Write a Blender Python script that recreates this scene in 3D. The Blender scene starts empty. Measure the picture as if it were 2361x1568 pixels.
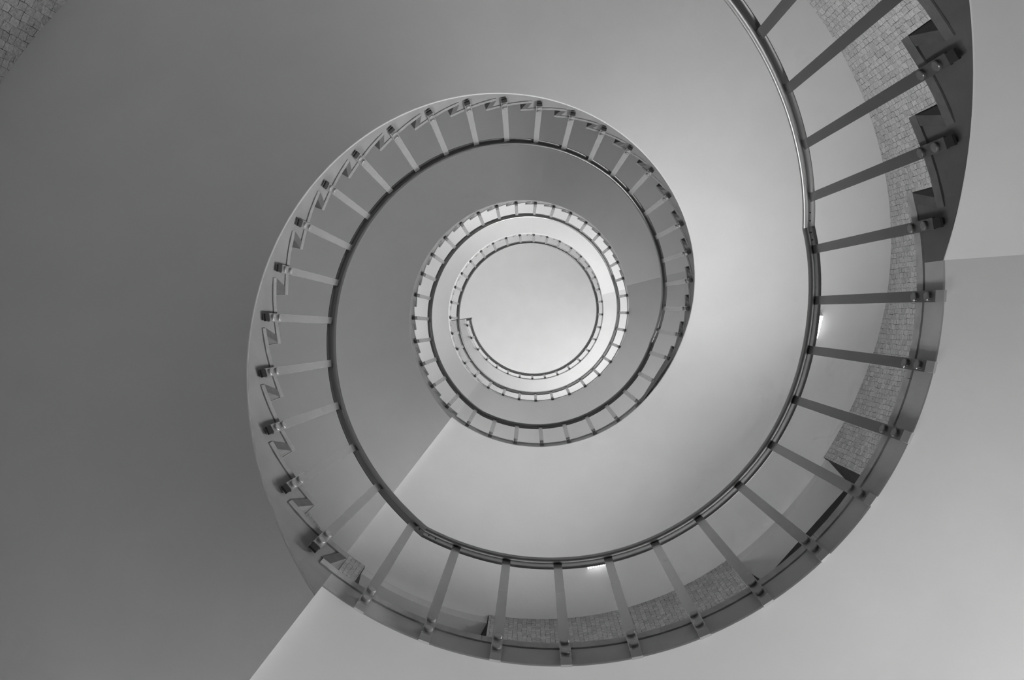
import bpy, math, random
from mathutils import Vector, Matrix

random.seed(7)
PI = math.pi
rad = math.radians
COL = bpy.context.scene.collection

# ------------------------------------------------------------------ survey of the stair
# The stair winds round the z axis.  Angles in degrees, metres; one entry per baluster, bottom to top.
TH = [-29.7, -19.9, -9.4, 1.4, 12.0, 23.0, 33.8, 44.8, 55.7, 66.4, 77.1, 87.9, 98.8, 110.0, 121.0, 132.6, 143.2, 153.8, 164.4, 175.4, 185.9, 196.7, 207.2, 217.3, 227.9, 238.6, 249.0, 259.2, 269.3, 279.5, 290.0, 300.1, 310.0, 320.2, 330.7, 340.9, 351.1, 361.6, 372.0, 382.3, 393.3, 404.2, 415.3, 426.2, 437.4, 448.5, 459.5, 470.3, 480.7, 492.0, 502.7, 513.3, 523.9, 534.7, 545.5, 556.0, 566.6, 577.2, 587.9, 598.4, 608.6, 619.1, 629.6, 640.0, 650.2, 660.4, 670.5, 680.5, 690.5, 700.8, 711.6, 722.5, 733.5, 744.4, 755.2, 766.0, 777.2, 788.2, 799.2, 809.8, 820.3, 830.6, 840.9, 852.0, 862.4, 872.9, 883.6, 894.3, 905.0, 915.7, 926.4, 937.1, 947.6, 958.0, 968.5, 979.1, 989.7, 1000.1, 1010.5, 1020.9, 1031.1, 1041.3, 1051.4, 1061.8, 1072.4, 1083.2, 1094.2, 1105.2, 1116.2, 1127.4, 1138.5, 1149.6, 1160.5, 1171.3, 1182.1, 1192.7, 1203.3, 1214.1, 1225.2, 1236.3, 1247.4]
DR = [-0.004, -0.005, -0.009, -0.015, -0.015, -0.008, -0.0, 0.004, 0.009, 0.015, 0.018, 0.016, 0.013, 0.009, 0.008, 0.012, 0.015, 0.015, 0.011, 0.009, 0.011, 0.011, 0.011, 0.012, 0.013, 0.016, 0.019, 0.019, 0.018, 0.017, 0.014, 0.01, 0.003, -0.005, -0.011, -0.014, -0.014, -0.013, -0.014, -0.015, -0.015, -0.016, -0.017, -0.015, -0.012, -0.009, -0.008, -0.007, -0.005, -0.005, -0.006, -0.007, -0.008, -0.009, -0.009, -0.009, -0.007, -0.004, -0.001, 0.003, 0.006, 0.01, 0.013, 0.014, 0.015, 0.014, 0.013, 0.011, 0.009, 0.005, 0.002, -0.002, -0.005, -0.007, -0.007, -0.004, 0.0, 0.006, 0.011, 0.016, 0.019, 0.021, 0.021, 0.02, 0.017, 0.013, 0.007, 0.002, -0.003, -0.007, -0.009, -0.01, -0.011, -0.012, -0.012, -0.011, -0.009, -0.005, 0.0, 0.005, 0.01, 0.013, 0.014, 0.013, 0.011, 0.008, 0.004, 0.002, 0.001, 0.003, 0.006, 0.01, 0.012, 0.014, 0.014, 0.015, 0.014, 0.014, 0.015, 0.016, 0.018]   # how far each baluster head leans out of plumb, radially
DT = [-0.39, -0.3, -0.3, -0.28, -0.25, -0.2, -0.18, -0.2, -0.07, -0.13, -0.39, -0.38, -0.33, -0.44, -0.75, -1.18, -1.3, -1.26, -1.16, -0.96, -0.98, -1.16, -1.19, -1.06, -0.94, -0.89, -0.83, -0.69, -0.64, -0.67, -0.6, -0.54, -0.64, -0.72, -0.72, -0.74, -0.64, -0.54, -0.46, -0.18, 0.0, -0.09, -0.23, -0.32, -0.27, 0.01, 0.04, 0.02, -0.08, -0.26, -0.44, -0.58, -0.65, -0.67, -0.63, -0.58, -0.53, -0.52, -0.52, -0.54, -0.54, -0.53, -0.51, -0.47, -0.41, -0.33, -0.26, -0.2, -0.17, -0.16, -0.18, -0.21, -0.25, -0.29, -0.3, -0.28, -0.24, -0.19, -0.16, -0.15, -0.15, -0.16, -0.18, -0.2, -0.2, -0.2, -0.23, -0.3, -0.41, -0.51, -0.59, -0.62, -0.62, -0.56, -0.45, -0.29, -0.13, -0.03, 0.0, -0.03, -0.1, -0.19, -0.26, -0.32, -0.32, -0.27, -0.15, -0.01, 0.1, 0.16, 0.15, 0.09, 0.05, 0.06, 0.11, 0.17, 0.21, 0.21, 0.14, -0.01, -0.22]   # ... and sideways, in degrees
I0 = 3                                     # survey index of TH[0]
R_BAR = 1.385                              # inner face of the balusters
R_SLAB = 1.412                             # inner face of the concrete
R_EDGE = 1.407                             # inner end of the stone treads
R_WALL = 3.165                             # face of the stone wall
ZB = [2.4726, 6.7501, 10.3062, 13.899]     # foot of the balusters on each landing
FLOOR_UP, SOFFIT_UP = 0.206, 0.040         # landing floor and soffit above that foot
RISE0 = 0.1696
FLOOR_Z = ZB[0] + FLOOR_UP - 21 * RISE0
CEIL_Z = 17.9
H_LAND, H_FLIGHT = 1.05, 1.131
PLATE = 0.042
START = 127.7                              # where each flight leaves its landing

th = {I0 + k: TH[k] for k in range(len(TH))}
dr = {I0 + k: DR[k] for k in range(len(TH))}
dt = {I0 + k: DT[k] for k in range(len(TH))}
for i in range(2, -17, -1):
    th[i] = th[3] - 10.3 * (3 - i); dr[i] = dr[3]; dt[i] = dt[3]

# (first bar on the flight, first bar on the landing above, foot height below, foot height above)
FLIGHTS = [(-16 + 1, 5, FLOOR_Z - FLOOR_UP, ZB[0]), (18, 42, ZB[0], ZB[1]), (52, 72, ZB[1], ZB[2]), (86, 106, ZB[2], ZB[3])]
LANDINGS = [(5, 17), (42, 51), (72, 85), (106, 123)]


class Flight:
    def __init__(s, k):
        i0, i1, zl, zu = FLIGHTS[k]
        s.k, s.i0, s.i1, s.zl, s.zu = k, i0, i1, zl, zu
        s.n = i1 - i0 + 1                      # risers
        s.rise = (zu - zl) / s.n
        s.step = (th[i1 - 1] - th[i0]) / (i1 - 1 - i0)
        s.a = th[i0]
        s.nose = [th[i] - 5.5 for i in range(i0, i1 + 1)]
        s.ztread = [zl + s.rise * (j + 1) + FLOOR_UP for j in range(s.n)]
        s.start = START + 360 * (k - 1)
        s.arris = .003 if k == 0 else .006
        s.lo, s.hi = (-0.065, -0.055) if k == 0 else (-0.136, -0.039)
        if k == 0:
            s.start = s.nose[0] - 2
        # end of the sloping soffit
        t = s.a + s.step * (s.n - 1)
        s.end = t
        for _ in range(40):
            e = s.soffit_raw(s.end) - (zu + SOFFIT_UP)
            s.end -= e / (s.rise / s.step)
        s.crease, s.blend = s.end, (19 if k == 1 else 0)
        s.end += s.blend

    def pitch(s, t):
        return s.zl + s.rise + (t - s.a) * s.rise / s.step

    def soffit_raw(s, t):
        u = min(1, max(0, (t - s.start) / (s.step * s.n)))
        return s.pitch(t) + s.lo + (s.hi - s.lo) * u

    def soffit(s, t):
        z = s.soffit_raw(t)
        if s.blend and t > s.crease - s.blend:      # eased into the landing
            z = s.zu + SOFFIT_UP - s.rise / s.step * (s.end - t) ** 2 / (4 * s.blend)
        return max(z, FLOOR_Z + 0.002) if s.k == 0 else z

    def railz(s, t):
        return min(max(s.pitch(t) + H_FLIGHT, s.zl + H_LAND), s.zu + H_LAND)

    def joint(s, lower):
        z = (s.zl if lower else s.zu) + H_LAND
        return s.a + (z - H_FLIGHT - s.zl - s.rise) * s.step / s.rise


F = [Flight(k) for k in range(4)]


def rail_z(t):
    for k in range(4):
        if t < F[k].joint(False):
            return F[k].railz(t)
    return ZB[3] + H_LAND


def foot_z(i):
    for k in range(4):
        f = F[k]
        if i < f.i0:
            return f.zl
        if i < f.i1:
            return f.zl + f.rise * (i - f.i0 + 1)
    return ZB[3]


def P(t, r, z):
    a = rad(t)
    return Vector((r * math.cos(a), r * math.sin(a), z))


# ------------------------------------------------------------------ materials
def nodes(name):
    m = bpy.data.materials.new(name); m.use_nodes = True
    return m, m.node_tree, m.node_tree.nodes['Principled BSDF']


def gray(v):
    return (v, v, v, 1)


def plaster(name, v, mottling=0.02, bump=0.08, scale=3.0):
    m, nt, b = nodes(name)
    L = nt.links.new
    tc = nt.nodes.new('ShaderNodeTexCoord')
    n1 = nt.nodes.new('ShaderNodeTexNoise'); n1.inputs['Scale'].default_value = scale; n1.inputs['Detail'].default_value = 5
    L(tc.outputs['Object'], n1.inputs['Vector'])
    r = nt.nodes.new('ShaderNodeMapRange')
    r.inputs['From Min'].default_value = .3; r.inputs['From Max'].default_value = .7
    r.inputs['To Min'].default_value = v * (1 - mottling); r.inputs['To Max'].default_value = v * (1 + mottling)
    L(n1.outputs['Fac'], r.inputs['Value'])
    L(r.outputs['Result'], b.inputs['Base Color'])
    n2 = nt.nodes.new('ShaderNodeTexNoise'); n2.inputs['Scale'].default_value = scale * 6; n2.inputs['Detail'].default_value = 6
    L(tc.outputs['Object'], n2.inputs['Vector'])
    bp = nt.nodes.new('ShaderNodeBump'); bp.inputs['Strength'].default_value = bump; bp.inputs['Distance'].default_value = .02
    L(n2.outputs['Fac'], bp.inputs['Height']); L(bp.outputs['Normal'], b.inputs['Normal'])
    b.inputs['Roughness'].default_value = .85
    b.inputs['Specular IOR Level'].default_value = .2
    return m


def metal(name, v, rough, metallic=1.0):
    m, nt, b = nodes(name)
    b.inputs['Base Color'].default_value = gray(v)
    b.inputs['Metallic'].default_value = metallic
    tc = nt.nodes.new('ShaderNodeTexCoord')
    n = nt.nodes.new('ShaderNodeTexNoise'); n.inputs['Scale'].default_value = 14; n.inputs['Detail'].default_value = 4
    nt.links.new(tc.outputs['Object'], n.inputs['Vector'])
    r = nt.nodes.new('ShaderNodeMapRange')
    r.inputs['To Min'].default_value = rough * .96; r.inputs['To Max'].default_value = rough * 1.04
    nt.links.new(n.outputs['Fac'], r.inputs['Value']); nt.links.new(r.outputs['Result'], b.inputs['Roughness'])
    return m


def mosaic(name, lo, hi, joint):
    """Small hand-set stones in uneven vertical columns; reads the mesh's metric UV map."""
    m, nt, b = nodes(name)
    L = nt.links.new; N = nt.nodes.new
    uv = N('ShaderNodeUVMap')
    nz = N('ShaderNodeTexNoise'); nz.inputs['Scale'].default_value = 11; nz.inputs['Detail'].default_value = 4
    L(uv.outputs['UV'], nz.inputs['Vector'])
    sub = N('ShaderNodeVectorMath'); sub.operation = 'SUBTRACT'; sub.inputs[1].default_value = (.5, .5, .5)
    L(nz.outputs['Color'], sub.inputs[0])
    sc = N('ShaderNodeVectorMath'); sc.operation = 'SCALE'; sc.inputs['Scale'].default_value = .03
    L(sub.outputs[0], sc.inputs[0])
    add = N('ShaderNodeVectorMath'); add.operation = 'ADD'
    L(uv.outputs['UV'], add.inputs[0]); L(sc.outputs[0], add.inputs[1])
    sx = N('ShaderNodeSeparateXYZ'); L(add.outputs[0], sx.inputs[0])
    cx = N('ShaderNodeCombineXYZ'); L(sx.outputs['Y'], cx.inputs['X']); L(sx.outputs['X'], cx.inputs['Y'])
    br = N('ShaderNodeTexBrick')
    br.offset = .5; br.squash = .72; br.squash_frequency = 3
    br.inputs['Scale'].default_value = 1
    br.inputs['Brick Width'].default_value = .060; br.inputs['Row Height'].default_value = .045
    br.inputs['Mortar Size'].default_value = .0017; br.inputs['Mortar Smooth'].default_value = .2
    br.inputs['Color1'].default_value = gray(lo); br.inputs['Color2'].default_value = gray(hi)
    br.inputs['Mortar'].default_value = gray(joint)
    L(cx.outputs[0], br.inputs['Vector'])
    # some joints are filled flush: fade them out in patches
    np_ = N('ShaderNodeTexNoise'); np_.inputs['Scale'].default_value = 14; np_.inputs['Detail'].default_value = 3
    L(uv.outputs['UV'], np_.inputs['Vector'])
    mr = N('ShaderNodeMapRange'); mr.inputs['From Min'].default_value = .45; mr.inputs['From Max'].default_value = .60
    mr.inputs['To Min'].default_value = .02; mr.inputs['To Max'].default_value = 1
    L(np_.outputs['Fac'], mr.inputs['Value'])
    mu = N('ShaderNodeMath'); mu.operation = 'MULTIPLY'; L(br.outputs['Fac'], mu.inputs[0]); L(mr.outputs['Result'], mu.inputs[1])
    grain = N('ShaderNodeTexNoise'); grain.inputs['Scale'].default_value = 70; grain.inputs['Detail'].default_value = 4
    L(uv.outputs['UV'], grain.inputs['Vector'])
    gm = N('ShaderNodeMapRange'); gm.inputs['From Min'].default_value = .3; gm.inputs['From Max'].default_value = .7
    gm.inputs['To Min'].default_value = lo; gm.inputs['To Max'].default_value = hi
    L(grain.outputs['Fac'], gm.inputs['Value'])
    mixs = N('ShaderNodeMix'); mixs.data_type = 'RGBA'; mixs.inputs['Factor'].default_value = .62
    L(br.outputs['Color'], mixs.inputs['A']); L(gm.outputs['Result'], mixs.inputs['B'])
    mix = N('ShaderNodeMix'); mix.data_type = 'RGBA'
    L(mu.outputs[0], mix.inputs['Factor']); L(mixs.outputs['Result'], mix.inputs['A']); mix.inputs['B'].default_value = gray(joint)
    L(mix.outputs['Result'], b.inputs['Base Color'])
    inv = N('ShaderNodeMath'); inv.operation = 'SUBTRACT'; inv.inputs[0].default_value = 1; L(mu.outputs[0], inv.inputs[1])
    ad2 = N('ShaderNodeMath'); ad2.operation = 'MULTIPLY_ADD'; ad2.inputs[1].default_value = .35
    L(grain.outputs['Fac'], ad2.inputs[0]); L(inv.outputs[0], ad2.inputs[2])
    bp = N('ShaderNodeBump'); bp.inputs['Strength'].default_value = .7; bp.inputs['Distance'].default_value = .006
    L(ad2.outputs[0], bp.inputs['Height']); L(bp.outputs['Normal'], b.inputs['Normal'])
    b.inputs['Roughness'].default_value = .9; b.inputs['Specular IOR Level'].default_value = .15
    return m


def emitter(name, strength):
    m, nt, b = nodes(name)
    b.inputs['Base Color'].default_value = gray(.9)
    b.inputs['Emission Color'].default_value = gray(1); b.inputs['Emission Strength'].default_value = strength
    return m


def clear_glass(name):
    m = bpy.data.materials.new(name); m.use_nodes = True
    nt = m.node_tree; nt.nodes.clear()
    o = nt.nodes.new('ShaderNodeOutputMaterial'); mx = nt.nodes.new('ShaderNodeMixShader')
    t = nt.nodes.new('ShaderNodeBsdfTransparent'); g = nt.nodes.new('ShaderNodeBsdfGlossy'); g.inputs['Roughness'].default_value = .02
    fr = nt.nodes.new('ShaderNodeFresnel'); fr.inputs['IOR'].default_value = 1.45
    nt.links.new(fr.outputs[0], mx.inputs[0]); nt.links.new(t.outputs[0], mx.inputs[1]); nt.links.new(g.outputs[0], mx.inputs[2])
    nt.links.new(mx.outputs[0], o.inputs['Surface'])
    return m


M_SOFFIT = plaster('white_plaster', .70)
M_CONC = plaster('painted_concrete', .52, .10, .15, 5)
SIDE = [plaster('stringer_tone_%d' % k, v, .10, .12, 5) for k, v in enumerate((.15, .28, .50, .60))]  # lowest flight's side darkened in colour to stand for its shade
RISER = [plaster('riser_terrazzo_%d' % k, v, .12, .05, 25) for k, v in enumerate((.14, .13, .26, .34))]  # lower risers darkened against strong window light, the lowest flight's also for shade
STEP = [plaster('step_terrazzo_%d' % k, v, .12, .05, 25) for k, v in enumerate((.18, .30, .45, .5))]  # lowest flight's treads carry their shade in the base colour
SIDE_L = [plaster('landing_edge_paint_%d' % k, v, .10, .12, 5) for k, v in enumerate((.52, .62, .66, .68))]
M_TREAD_L = plaster('pale_terrazzo', .46, .12, .05, 25)
M_FLOOR = plaster('grey_stone_floor', .28, .12, .1, 4)
M_CEIL = plaster('ceiling_plaster', .74)
M_WALL = mosaic('stone_mosaic', .28, .62, .07)
M_REVEAL = mosaic('shaded_stone_mosaic', .05, .10, .02)  # the wall's mosaic with the reveal's shade put into its colour
M_LINTEL = plaster('window_head_plaster', .62)
M_RAIL = metal('brushed_rail_metal', .38, .34)
M_BAR_SHADED = metal('shaded_flat_bar', .15, .26, .65)  # same bar metal, darkened to paint the shade on the lowest balusters
M_BAR_HALF_SHADED = metal('half_shaded_flat_bar', .24, .26, .65)  # same bar metal, partly darkened where the shade eases off
M_LIP = metal('rail_outer_lip', .10, .65, .6)  # rail metal darkened and roughened to hold down the window glint
M_SLOT = metal('shaded_rail_slot', .27, .42)  # rail metal darkened for the shade inside the slot
M_BAR = metal('satin_flat_bar', .36, .26, .65)
M_BOLT = metal('bolt_metal', .42, .5, .6)
M_FOOT_SHADED = metal('shaded_foot', .03, .5, .3)  # foot metal darkened to stand for the shade at the bar ends
M_FOOT = metal('lit_foot', .5, .6, .6)  # lighter copy for the lowest landing's feet, painting light from below
M_HOLE = metal('dark_screw', .03, .5, .4)
M_FRAME = metal('dark_window_metal', .03, .5, .2)
M_GLASS = clear_glass('window_glass')
M_LAMP = metal('lamp_housing_metal', .75, .4, .2)
M_GLOW = emitter('lamp_glow', 2.4)


# ------------------------------------------------------------------ mesh helpers
class MB:
    def __init__(s):
        s.v, s.f, s.sm, s.mi, s.uv = [], [], [], [], {}

    def add(s, pts):
        b = len(s.v); s.v += [Vector(p) for p in pts]; return b

    def face(s, idx, smooth=False, mi=0):
        s.f.append(tuple(idx)); s.sm.append(smooth); s.mi.append(mi)

    def quad(s, a, b, c, d, smooth=False, mi=0):
        i = s.add([a, b, c, d]); s.face((i, i + 1, i + 2, i + 3), smooth, mi)

    def grid(s, rows, smooth=True, mi=0, close_u=False):
        """rows: list of equal-length point lists, joined by shared vertices"""
        n = len(rows[0]); base = s.add([p for r in rows for p in r])
        for j in range(len(rows) - 1):
            for k in range(n if close_u else n - 1):
                k2 = (k + 1) % n
                s.face((base + j * n + k, base + j * n + k2, base + (j + 1) * n + k2, base + (j + 1) * n + k), smooth, mi)

    def box(s, corners, mi=0):
        """eight corners: bottom ring of four, top ring of four"""
        b = s.add(corners)
        for q in ((3, 2, 1, 0), (4, 5, 6, 7), (0, 1, 5, 4), (1, 2, 6, 5), (2, 3, 7, 6), (3, 0, 4, 7)):
            s.face([b + x for x in q], False, mi)

    def abox(s, x0, x1, y0, y1, z0, z1, mi=0):
        s.box([(x0, y0, z0), (x1, y0, z0), (x1, y1, z0), (x0, y1, z0), (x0, y0, z1), (x1, y0, z1), (x1, y1, z1), (x0, y1, z1)], mi)

    def build(s, name, mats, parent=None, loc=(0, 0, 0), rotz=0.0, bevel=0, origin=None, uvf=None):
        me = bpy.data.meshes.new(name)
        org = Vector(origin) if origin is not None else Vector((0, 0, 0))
        me.from_pydata([v - org for v in s.v], [], s.f)
        for m in (mats if isinstance(mats, list) else [mats]):
            me.materials.append(m)
        me.polygons.foreach_set('use_smooth', s.sm); me.polygons.foreach_set('material_index', s.mi)
        if uvf:
            l = me.uv_layers.new(name='UVMap')
            for po in me.polygons:
                pts = [s.v[i] for i in po.vertices]
                for li, p in zip(po.loop_indices, uvf(pts)):
                    l.data[li].uv = p
        me.update()
        ob = bpy.data.objects.new(name, me); COL.objects.link(ob)
        if bevel:
            bm = ob.modifiers.new('edge', 'BEVEL'); bm.width = bevel; bm.segments = 2; bm.limit_method = 'ANGLE'
        if parent is not None:
            ob.parent = parent
        ob.location = Vector(loc) if origin is None else org - (parent.location if parent is not None and parent.parent is None else Vector((0, 0, 0)))
        ob.rotation_euler = (0, 0, rotz)
        return ob


def thing(name, label, cat, loc=(0, 0, 0), group=None):
    o = bpy.data.objects.new(name, None); COL.objects.link(o)
    o.location = loc; o.empty_display_size = .2
    o['label'] = label; o['category'] = cat
    if group:
        o['group'] = group
    return o


def struct(o):
    o['kind'] = 'structure'; return o


def frange(a, b, step):
    n = max(1, int(math.ceil((b - a) / step - 1e-9)))
    return [a + (b - a) * k / n for k in range(n + 1)]


def off(t, deg, r):
    """an angle offset that keeps its width in metres at every radius"""
    return t + deg * R_EDGE / r


# ------------------------------------------------------------------ flights
UNDER, RTH = 1.75, 1.65        # riser slope and riser thickness, degrees at the inner edge
GAP = 0.004
R_MID = 2.2

FLIGHT_LABELS = [
    'lowest flight, big dark sawtooth of steps in front of the stone wall',
    'second flight up, wide dim soffit with sawtooth steps along its ring of balusters',
    'third flight up, smaller sawtooth ring with a smooth grey soffit',
    'uppermost flight, smallest sawtooth ring just under the bright ceiling',
]
LANDING_LABELS = [
    'lowest landing, plain pale soffit with a broad grey edge under the largest balusters',
    'second landing up, pale soffit carrying the two small louvred lamps',
    'third landing up, pale soffit between the middle and the small railing rings',
    'topmost landing, ending at the square railing corner under the ceiling',
]


def tread_plate(t0, t1, ztop, r0=R_EDGE, r1=R_WALL - .004, seg=3.0, off0=0.0, off1=0.0):
    m = MB()
    ts = frange(0, 1, 1 / max(2, int((t1 - t0) / seg)))
    rs = [r0, 1.9, 2.5, r1]
    def pt(u, r, z):
        return P(off(t0, off0, r) * (1 - u) + off(t1, off1, r) * u, r, z)
    zt, zb = ztop, ztop - PLATE
    m.grid([[pt(u, r, zt) for r in rs] for u in ts], False)
    m.grid([[pt(u, r, zb) for r in reversed(rs)] for u in ts], False)
    m.grid([[pt(u, r0, zb), pt(u, r0, zt)] for u in ts], False)
    m.grid([[pt(u, r1, zt), pt(u, r1, zb)] for u in ts], False)
    m.grid([[pt(0, r, zb), pt(0, r, zt)] for r in reversed(rs)], False)
    m.grid([[pt(1, r, zb), pt(1, r, zt)] for r in rs], False)
    return m


def riser_plate(t, zlow, zhigh):
    """leaning riser: its head sits at the nosing, its foot further in"""
    m = MB()
    rs = [R_EDGE, 1.9, 2.5, R_WALL - .004]
    c = []
    for r in rs:
        c.append([P(off(t, UNDER, r), r, zlow), P(off(t, .15, r), r, zhigh), P(off(t, .15 + RTH, r), r, zhigh), P(off(t, UNDER + RTH, r), r, zlow)])
    m.grid(c, False, 0, True)
    for q, ring in ((1, c[0]), (0, c[-1])):
        i = m.add(ring); m.face((i, i + 1, i + 2, i + 3) if q else (i + 3, i + 2, i + 1, i))
    return m


def build_flight(f):
    root = thing('stair_flight', FLIGHT_LABELS[f.k], 'stair flight', P(f.nose[0], R_SLAB, f.zl + FLOOR_UP))
    O = root.location.copy()
    m = MB()
    ts = frange(f.start, f.end, 1.5)
    rs = [R_SLAB + f.arris, 1.6, 1.9, 2.2, 2.5, 2.8, R_WALL + .03]
    # soffit and its arris
    m.grid([[P(t, r, f.soffit(t)) for r in rs] for t in ts], True)
    m.grid([[P(t, R_SLAB, f.soffit(t) + f.arris * 1.1), P(t, R_SLAB + f.arris * .3, f.soffit(t) + f.arris * .35), P(t, R_SLAB + f.arris, f.soffit(t))] for t in ts], True)
    # stepped top, seen end-on from the well
    prof = []
    if f.k == 0:
        prof.append((f.nose[0] + UNDER + RTH, 0, FLOOR_Z))
    else:
        prof.append((f.start, 0, f.zl + FLOOR_UP - PLATE - GAP))
        prof.append((f.nose[0], UNDER + RTH + .25, f.zl + FLOOR_UP - PLATE - GAP))
    for j in range(f.n):
        z = f.ztread[j] - PLATE - GAP
        prof.append((f.nose[j], RTH + .35, z))
        if j < f.n - 1:
            a0, a1 = f.nose[j], f.nose[j + 1]
            for u in (.35, .65, .9):
                prof.append((a0 + (a1 - a0) * u, RTH + .35, z))
            prof.append((a1, UNDER + RTH + .25, z))
    prof += [(f.end - 3, 0, f.ztread[-1] - PLATE - GAP), (f.end, 0, f.ztread[-1] - PLATE - GAP)]
    rr = [R_SLAB, 1.8, 2.4, R_WALL + .03]
    m.grid([[P(off(a, o, r), r, z) for r in rr] for a, o, z in prof], False)
    side = [(off(a, o, R_SLAB), z) for a, o, z in prof]
    for (a, z), (b, w) in zip(side, side[1:]):
        if abs(b - a) < .02:
            continue
        if b < a:
            a, z, b, w = b, w, a, z
        m.quad(P(a, R_SLAB, f.soffit(a) + f.arris * 1.1), P(b, R_SLAB, f.soffit(b) + f.arris * 1.1), P(b, R_SLAB, w), P(a, R_SLAB, z), False, 1)
    for t in (f.start, f.end):
        zt = f.zl + FLOOR_UP - PLATE - GAP if t == f.start else f.ztread[-1] - PLATE - GAP
        zt = max(zt, f.soffit(t) + .03)
        m.grid([[P(t, r, f.soffit(t)), P(t, r, zt)] for r in (R_SLAB + .005, 2.2, R_WALL + .03)], False)
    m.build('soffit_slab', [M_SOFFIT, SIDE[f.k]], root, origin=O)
    for j in range(f.n):
        zlow = f.zl + FLOOR_UP if j == 0 else f.ztread[j - 1]
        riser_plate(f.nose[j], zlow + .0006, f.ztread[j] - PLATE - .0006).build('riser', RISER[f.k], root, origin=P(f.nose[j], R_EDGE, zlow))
        if j < f.n - 1:
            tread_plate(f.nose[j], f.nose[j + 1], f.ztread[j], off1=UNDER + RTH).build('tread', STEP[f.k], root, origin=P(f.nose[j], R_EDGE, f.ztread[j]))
    return root


def build_landing(k):
    a, b = F[k].end, START + 360 * k
    last = k == 3
    if last:
        b = th[123] + 5.6
    zs, zf = ZB[k] + SOFFIT_UP, ZB[k] + FLOOR_UP
    root = thing('landing', LANDING_LABELS[k], 'landing', P((a + b) / 2, R_SLAB, zs))
    m = MB()
    ts = frange(a, b, 1.5)
    rs = [R_SLAB + .004, 1.7, 2.2, 2.7, R_WALL + .03]
    zt = zf - PLATE - GAP
    m.grid([[P(t, r, zs) for r in rs] for t in ts], True)
    m.grid([[P(t, R_SLAB, zt), P(t, R_SLAB, zs + .004), P(t, R_SLAB + .004, zs)] for t in ts], False, 1)
    m.grid([[P(t, R_SLAB, zt), P(t, R_WALL + .03, zt)] for t in ts], False)
    for t in (a, b):
        m.grid([[P(t, r, zs), P(t, r, zt)] for r in (R_SLAB, 2.2, R_WALL + .03)], False)
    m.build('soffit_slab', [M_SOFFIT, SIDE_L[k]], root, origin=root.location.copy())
    a2 = F[k].nose[-1]
    b2 = b if last else F[k + 1].nose[0] + 3.2
    n = max(3, int(round((b2 - a2) / 32)))
    for j in range(n):
        t0 = a2 + (b2 - a2) * j / n + (0.06 if j else 0)
        t1 = a2 + (b2 - a2) * (j + 1) / n
        tread_plate(t0, t1, zf).build('floor_slab', M_TREAD_L, root, origin=P(t0, R_EDGE, zf))
    return root


flights = [build_flight(f) for f in F]
landings = [build_landing(k) for k in range(4)]


# ------------------------------------------------------------------ railings
def interp(tab, t):
    ks = KEYS
    if t <= th[ks[0]]:
        return tab[ks[0]]
    for a, b in zip(ks, ks[1:]):
        if th[a] <= t <= th[b]:
            u = (t - th[a]) / (th[b] - th[a])
            p0, p1, p2, p3 = tab.get(a - 1, tab[a]), tab[a], tab[b], tab.get(b + 1, tab[b])
            return .5 * (2 * p1 + (p2 - p0) * u + (2 * p0 - 5 * p1 + 4 * p2 - p3) * u * u + (3 * p1 - p0 - 3 * p2 + p3) * u ** 3)
    return tab[ks[-1]]


KEYS = sorted(th)
# rail section, seen along the rail: (outward, up)
SECT = [(-.015, .0005), (-.009, 0), (-.0062, .0015), (-.005, .005), (.010, .005), (.0232, .005), (.0243, .002), (.0262, .0015),
        (.0285, .004), (.0295, .010), (.029, .022), (.024, .035), (.013, .043), (0, .046), (-.013, .043), (-.0235, .035), (-.0285, .0245), (-.0290, .0165), (-.0265, .0085), (-.0215, .003)]
LIP = {6, 7, 8, 9, 10}         # its outer lip
SLOT = {2, 3, 4, 5}          # the slot along the underside that takes the bars


def rail_mesh(t0, t1, cap0=True, cap1=True, extra=None):
    m = MB(); rows = []
    for t in frange(t0, t1, 1.0):
        r, z = R_BAR + interp(dr, t) + .001, rail_z(t)
        rows.append([P(t, r + x, z + y) for x, y in SECT])
    if extra:
        rows += extra
    m.grid(rows, True, 0, True)
    m.mi = [1 if q % len(SECT) in SLOT else 2 if q % len(SECT) in LIP else 0 for q in range(len(m.f))]
    for row, c in ((rows[0], cap0), (rows[-1], cap1)):
        if c:
            i = m.add(row); m.face([i + q for q in range(len(row))] if row is rows[-1] else [i + q for q in reversed(range(len(row)))])
    return m


def disc(m, c, axis_r, axis_t, r, h, n=14):
    """a domed round head standing h off along axis_r"""
    ax = axis_r; u = axis_t; w = ax.cross(u)
    r0 = [c + (u * math.cos(q) + w * math.sin(q)) * r for q in (2 * PI * k / n for k in range(n))]
    r1 = [p + ax * h * .75 for p in r0]
    r2 = [c + ax * h + (p - c) * .86 for p in r0]
    m.grid([r0, r1], True, 0, True); m.grid([r1, r2], True, 0, True)
    i = m.add(r2); m.face([i + k for k in range(n)])


def shared_bolt():
    m = MB()
    disc(m, Vector((0, 0, 0)), Vector((-1, 0, 0)), Vector((0, 1, 0)), .0175, .009, 18)
    me = m.build('bolt', M_BOLT); d = me.data
    bpy.data.objects.remove(me)
    return d


def shared_foot(w=.021, top=.036):
    m = MB()
    m.box([(.004, -w, 0), (.013, -w, 0), (.013, w, 0), (.004, w, 0), (-.005, -w, top), (.022, -w, top), (.022, w, top), (-.005, w, top)])
    ob = m.build('foot_block', M_BAR, bevel=0); d = ob.data
    bpy.data.objects.remove(ob)
    return d


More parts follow.
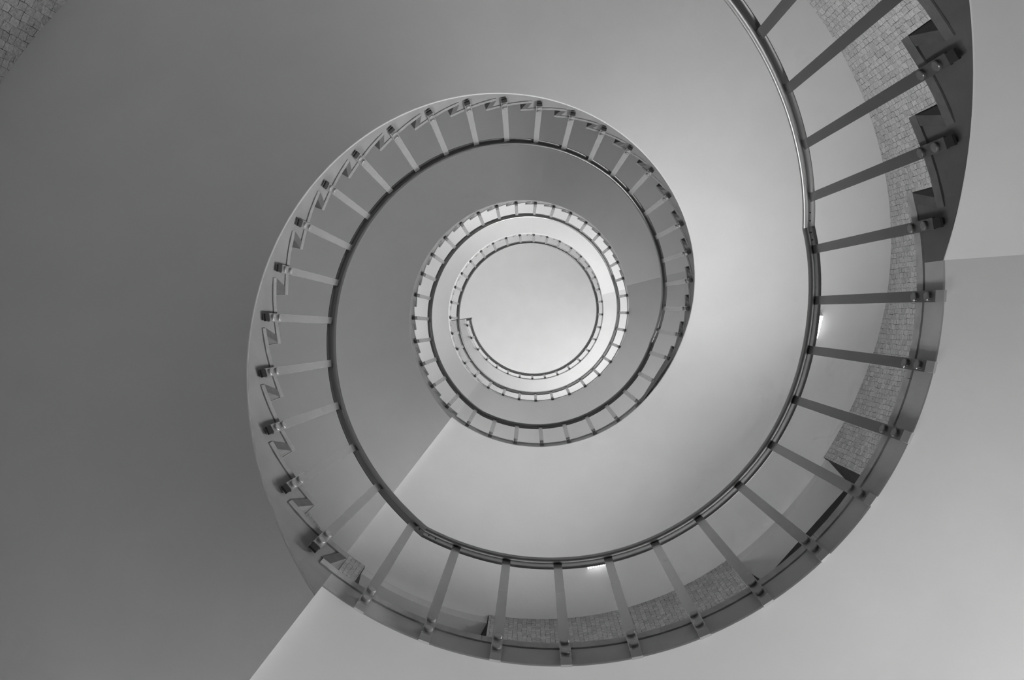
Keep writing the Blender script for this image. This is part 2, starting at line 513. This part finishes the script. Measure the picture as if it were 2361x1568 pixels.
BOLT = shared_bolt()
BOLT_SHADED = BOLT.copy(); BOLT_SHADED.materials.clear(); BOLT_SHADED.materials.append(M_BAR_HALF_SHADED)  # same bolt in a darker tone, shade painted to suit its bar
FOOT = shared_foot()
FOOT_SHADED = shared_foot(.0185, .03); FOOT_SHADED.materials.clear(); FOOT_SHADED.materials.append(M_FOOT_SHADED)
FOOT.materials.clear(); FOOT.materials.append(M_FOOT)


def baluster(i, root):
    """flat bar bolted to the slab edge, local x pointing outward, y along the rail"""
    z0, a = foot_z(i), rad(th[i])
    base = P(th[i], R_BAR, z0)
    tt = th[i] + dt[i]
    top = P(tt, R_BAR + dr[i], rail_z(tt) + .0045)
    rot = Matrix.Rotation(-a, 3, 'Z')
    d = rot @ (top - base)
    m = MB(); w, tk, zb = .0215, .009, .036
    k0 = zb / d.z
    lo = Vector((d.x * k0, d.y * k0, zb))
    m.box([lo + Vector(q) for q in ((0, -w, 0), (tk, -w, 0), (tk, w, 0), (0, w, 0))] +
          [d + Vector(q) for q in ((0, -w, 0), (tk, -w, 0), (tk, w, 0), (0, w, 0))])
    # spacer plate between bar and slab
    m.abox(tk, .0265, -.014, .014, .07, .125)
    ob = m.build('baluster', M_BAR_SHADED if i <= 8 else M_BAR_HALF_SHADED if i <= 11 else M_BAR, root)
    ob.location = base - root.location; ob.rotation_euler = (0, 0, a)
    for z in (.088, .172):
        b = bpy.data.objects.new('bolt', BOLT_SHADED if i <= 11 else BOLT); COL.objects.link(b); b.parent = ob
        b.location = (d.x * z / d.z, d.y * z / d.z, z)
    onflight = any(f.i0 <= i < f.i1 for f in F)
    ft = bpy.data.objects.new('foot_block', FOOT_SHADED if onflight or i > 41 or i < 6 else FOOT); COL.objects.link(ft); ft.parent = ob
    return ob


def screws(hr, root, t0, t1, n=2):
    for q in range(n):
        t = t0 + (t1 - t0) * (q + .5) / n
        r, z = R_BAR + interp(dr, t) + .004, rail_z(t)
        m = MB()
        c = P(t, r, z + .0049)
        disc(m, Vector((0, 0, 0)), Vector((0, 0, -1)), Vector((1, 0, 0)), .0042, .0018, 10)
        o = m.build('screw', M_HOLE); o.parent = hr; o.location = c - root.location - hr.location


RAIL_LABELS = {
    ('f', 0): 'dark sloping railing of the lowest flight, crossing in front of the stone wall',
    ('l', 0): 'large level railing round the lowest landing, lit along its inner edge',
    ('f', 1): 'sloping railing of the second flight, silver flat bars against the dim soffit',
    ('l', 1): 'level railing round the second landing, middle ring of pale flat bars',
    ('f', 2): 'sloping railing of the third flight, small ring inside the second flight',
    ('l', 2): 'level railing round the third landing, thin pale ring with a bright inner edge',
    ('f', 3): 'sloping railing of the uppermost flight, innermost complete ring',
    ('l', 3): 'level railing of the topmost landing, ending in a square corner at the wall',
}


def build_rail(kind, k):
    f = F[k]
    if kind == 'f':
        t0, t1 = f.joint(True), f.joint(False)
        if k == 0:
            t0 = th[-15] - 2
        ids = [i for i in range(-15 if k == 0 else f.i0 - 1, f.i1 + 1) if t0 <= th[i] < t1]
    else:
        t0 = f.joint(False); t1 = F[k + 1].joint(True) if k < 3 else th[123] + 5.4
        ids = [i for i in range(f.i1 - 1, (F[k + 1].i0 + 1) if k < 3 else 124) if i in th and t0 <= th[i] < t1]
    base = P(th[ids[0]], R_BAR, foot_z(ids[0]))
    root = thing('railing', RAIL_LABELS[(kind, k)], 'railing', base, 'stair railings')
    extra = None
    if kind == 'l' and k == 3:
        z = rail_z(t1); a = rad(t1); c, s = math.cos(a), math.sin(a)
        r0 = R_BAR + .02
        # mitre at the corner, then straight out to the wall
        extra = []
        for rr in (r0 + .0, R_WALL - .01):
            extra.append([Vector((c * rr - s * -x, s * rr + c * -x, z + y)) if rr > r0 else
                          Vector((c * (R_BAR + .001 + x) - s * (-x), s * (R_BAR + .001 + x) + c * (-x), z + y)) for x, y in SECT])
        hr = rail_mesh(t0, t1 - 1.2, True, True, extra)
    else:
        hr = rail_mesh(t0, t1)
    h = hr.build('handrail', [M_RAIL, M_SLOT, M_LIP], root, origin=P(t0, R_BAR, rail_z(t0)))
    for i in ids:
        baluster(i, root)
    # countersunk screws either side of each joint
    if not (kind == 'f' and k == 0):
        screws(h, root, t0 + .4, t0 + 3.6)
    if not (kind == 'l' and k == 3):
        screws(h, root, t1 - 3.6, t1 - .4)
    return root


for k in range(4):
    build_rail('f', k); build_rail('l', k)

# ------------------------------------------------------------------ the round wall, windows, floor, ceiling
# every window: direction, sill, head, height of the glazing, daylight in watts
WINDOWS = [
    (40.4, FLOOR_Z + .75, ZB[0] + SOFFIT_UP, 1.3, 45, 48), (111.3, FLOOR_Z + .75, ZB[0] + SOFFIT_UP, 1.3, 26, 55),
    (40.4, 3.5, ZB[1] + SOFFIT_UP, 1.6, 124, -24), (111.3, 3.5, ZB[1] + SOFFIT_UP, 1.6, 52, -6),
    (40.4, 7.6, ZB[2] + SOFFIT_UP, 1.3, 26, 52), (111.3, 7.6, ZB[2] + SOFFIT_UP, 1.3, 26, 65),
    (40.4, 11.2, ZB[3] + SOFFIT_UP, 1.3, 190, -22), (111.3, 11.2, ZB[3] + SOFFIT_UP, 1.3, 12, 0),
    (40.4, 14.8, CEIL_Z - .35, 1.4, 72), (111.3, 14.8, CEIL_Z - .35, 1.4, 45),
    (184.0, 9.0, 10.9, 1.4, 22), (256.0, 10.2, 12.1, 1.4, 30),  # unseen windows, added to brighten the uppermost flight's soffit
    (184.0, 14.6, CEIL_Z - .35, 1.6, 20), (256.0, 15.0, CEIL_Z - .35, 1.4, 18),  # unseen windows, added to even out the light on the ceiling
]
HALF = .675
hw = math.degrees(math.asin(HALF / R_WALL))

WDIR = sorted(set(q[0] for q in WINDOWS))
w = MB()
cols = sorted(set([round(q, 4) for q in frange(0, 360, 2)[:-1]] + [c + s * hw for c in WDIR for s in (-1, 1)] + [c + s for c in WDIR for s in (-9, -6, -3, 0, 3, 6, 9)]))
cols = [c for k, c in enumerate(cols) if not any(abs(c - (d + s * hw)) < .7 and abs(c - (d + s * hw)) > 1e-6 for d in WDIR for s in (-1, 1))]
cols.append(cols[0] + 360)
zs = sorted(set([FLOOR_Z - .02, CEIL_Z] + [q[1] for q in WINDOWS] + [q[2] for q in WINDOWS]))
for a, b in zip(cols, cols[1:]):
    mid = (a + b) / 2
    for z0, z1 in zip(zs, zs[1:]):
        zc = (z0 + z1) / 2
        if any(abs(mid - q[0]) < hw and q[1] < zc < q[2] for q in WINDOWS):
            continue
        w.quad(P(a, R_WALL, z0), P(a, R_WALL, z1), P(b, R_WALL, z1), P(b, R_WALL, z0))


def cyl_uv(pts):
    us = [math.degrees(math.atan2(p.y, p.x)) % 360 for p in pts]
    if max(us) - min(us) > 180:
        us = [u + 360 if u < 180 else u for u in us]
    return [(rad(u) * R_WALL, p.z) for u, p in zip(us, pts)]


struct(w.build('wall_round', M_WALL, uvf=cyl_uv))

m = MB()
n = 96
i = m.add([P(360 * q / n, R_WALL + .3, CEIL_Z) for q in range(n)]); m.face([i + q for q in range(n)])
struct(m.build('ceiling', M_CEIL))
m = MB()
i = m.add([P(360 * q / n, R_WALL + .3, FLOOR_Z - .001) for q in range(n)]); m.face([i + q for q in reversed(range(n))])
struct(m.build('floor', M_FLOOR))

ALONG0, ALONG1 = R_WALL - .09, 3.43


def window(nr, c, z0, z1, glaze, watt, tilt=25):
    a = rad(c)
    e, q = Vector((math.cos(a), math.sin(a), 0)), Vector((-math.sin(a), math.cos(a), 0))
    zh = z1 - .13
    zg = min(zh - .34, z0 + glaze)            # top of the glazing; a dark panel closes the rest
    def G(al, pe, z):
        return e * al + q * pe + Vector((0, 0, z))
    root = bpy.data.objects.new('window_%d' % nr, None); COL.objects.link(root)
    root.location = G(ALONG1, 0, z0); root['kind'] = 'structure'; root.empty_display_size = .2
    O = root.location.copy()
    H2 = .62
    al0 = math.sqrt(R_WALL ** 2 - HALF ** 2)
    # stone sides
    m = MB()
    for s in (-1, 1):
        pts = [G(al0, s * HALF, z0), G(al0, s * HALF, z1), G(ALONG1 + .1, s * H2, z1), G(ALONG1 + .1, s * H2, z0)]
        m.quad(*(pts if s < 0 else pts[::-1]))
    m.build('reveal', M_REVEAL, root, origin=O, uvf=lambda pts: [((p.x * e.x + p.y * e.y), p.z) for p in pts])
    # plastered head: a shallow curved drop, then a flat soffit; and the sill
    m = MB()
    arc = [math.degrees(math.asin(x / (R_WALL + .03))) for x in frange(-HALF, HALF, .15)]
    m.grid([[P(c + t, R_WALL + .028, z1 + .02), P(c + t, R_WALL + .028, zh)] for t in arc], True)
    for t0, t1 in zip(arc, arc[1:]):
        p0, p1 = P(c + t0, R_WALL + .028, zh), P(c + t1, R_WALL + .028, zh)
        b0, b1 = G(ALONG1 + .1, (p0 - e * p0.dot(e)).dot(q), zh), G(ALONG1 + .1, (p1 - e * p1.dot(e)).dot(q), zh)
        m.quad(p0, p1, b1, b0)
    m.build('window_head', M_LINTEL, root, origin=O)
    m = MB()
    m.box([G(al0 - .02, -HALF, z0 - .05), G(ALONG1 + .1, -H2 - .03, z0 - .05), G(ALONG1 + .1, H2 + .03, z0 - .05), G(al0 - .02, HALF, z0 - .05),
           G(al0 - .02, -HALF, z0), G(ALONG1 + .1, -H2 - .03, z0), G(ALONG1 + .1, H2 + .03, z0), G(al0 - .02, HALF, z0)])
    m.build('window_sill', M_TREAD_L, root, origin=O)
    # frame with a deep dark head
    m = MB()
    def bar(p0, p1, y0, y1, d=.06, back=0):
        m.box([G(ALONG1 + back, p0, y0), G(ALONG1 + d + back, p0, y0), G(ALONG1 + d + back, p1, y0), G(ALONG1 + back, p1, y0),
               G(ALONG1 + back, p0, y1), G(ALONG1 + d + back, p0, y1), G(ALONG1 + d + back, p1, y1), G(ALONG1 + back, p1, y1)])
    bar(-.60, .60, zg, zh + .001, .07)
    for p in (-.60, .55, -.025):
        bar(p, p + .05, z0 + .05, zg)
    bar(-.60, .60, z0 + .001, z0 + .05)
    zm = z0 + (zg - z0) * .62
    bar(-.60, .60, zm, zm + .04, .04, .01)
    m.build('window_frame', M_FRAME, root, origin=O)
    m = MB()
    m.quad(G(ALONG1 + .03, -.56, z0 + .04), G(ALONG1 + .03, .56, z0 + .04), G(ALONG1 + .03, .56, zg + .01), G(ALONG1 + .03, -.56, zg + .01))
    m.build('glass_pane', M_GLASS, root, origin=O)
    # daylight coming in through the panes
    hgt = zg - z0
    # (slant set per window to balance light on the soffits)
    n = 2
    for s in range(n):
        l = bpy.data.lights.new('daylight', 'AREA'); l.shape = 'RECTANGLE'; l.size = 1.1; l.size_y = hgt / n * .95
        l.energy = watt / n
        lo = bpy.data.objects.new('daylight', l); COL.objects.link(lo)
        lo.location = G(ALONG1 - .13, 0, z0 + hgt * (s + .5) / n)
        d = -e * math.cos(rad(tilt)) + Vector((0, 0, math.sin(rad(tilt))))
        lo.rotation_euler = d.to_track_quat('-Z', 'Y').to_euler()


for nr, q in enumerate(WINDOWS):
    window(nr + 1, *q)


# ------------------------------------------------------------------ the two louvred lamps under the second landing
def lamp(t, r, z, tilt, label):
    root = thing('ceiling_lamp', label, 'lamp', P(t, r, z), 'louvred lamps')
    root.rotation_euler = (Matrix.Rotation(rad(t), 3, 'Z') @ Matrix.Rotation(tilt, 3, 'X')).to_euler()
    wx, wy, h = .031, .115, .042
    m = MB()
    m.abox(-wx - .004, wx + .004, -wy - .006, wy + .006, -.012, .004)
    for y in (-wy, wy):
        m.abox(-wx, wx, y - .004, y + .004, -h - .012, -.01)
    m.abox(-wx - .005, -wx - .001, -wy - .004, wy + .004, -h - .016, -.01)
    m.build('housing', M_LAMP, root)
    m = MB()
    for q in range(9):
        y = -wy + .014 + (2 * wy - .028) * q / 8
        m.abox(-wx, wx, y - .0075, y + .0075, -h - .01, -.012)
    m.build('louvre', M_GLOW, root)
    return root


f1 = F[1]
lamp(4.3, 2.566, f1.soffit(364.2), math.atan(f1.rise / f1.step / rad(1) / 2.566), 'small glowing louvred lamp on the sloping soffit, peeping past the large handrail')
lamp(77.0, 2.642, ZB[1] + SOFFIT_UP, 0, 'small glowing louvred lamp on the level landing soffit, half behind a baluster')

# ------------------------------------------------------------------ daylight, camera
wd = bpy.data.worlds.new('sky'); bpy.context.scene.world = wd; wd.use_nodes = True
bg = wd.node_tree.nodes['Background']; bg.inputs['Color'].default_value = gray(.8); bg.inputs['Strength'].default_value = 1.0

cam = bpy.data.cameras.new('camera'); co = bpy.data.objects.new('camera', cam); COL.objects.link(co)
cam.sensor_width = 36; cam.lens = 1574 / 2361 * 36; cam.clip_end = 100; cam.clip_start = .02
MT = Matrix(((0.9996636187632544, 0.0004597456128976187, -0.025931408660661907),
             (0.0004597456128976187, 0.9993716473884706, 0.03544148741271737),
             (0.025931408660661907, -0.03544148741271737, 0.999035266151725)))
R3 = MT @ Matrix.Diagonal((1, -1, -1))
co.matrix_world = Matrix.Translation((-0.08530771549951596, 0.10438951540135771, 0)) @ R3.to_4x4()
sc = bpy.context.scene
sc.camera = co
sc.view_settings.view_transform = 'Standard'
sc.view_settings.exposure = 0.0
sc.cycles.max_bounces = 7
sc.cycles.diffuse_bounces = 6
sc.cycles.glossy_bounces = 3
sc.cycles.use_adaptive_sampling = True
sc.cycles.adaptive_threshold = 0.1
sc.cycles.adaptive_min_samples = 14
sc.cycles.use_denoising = True
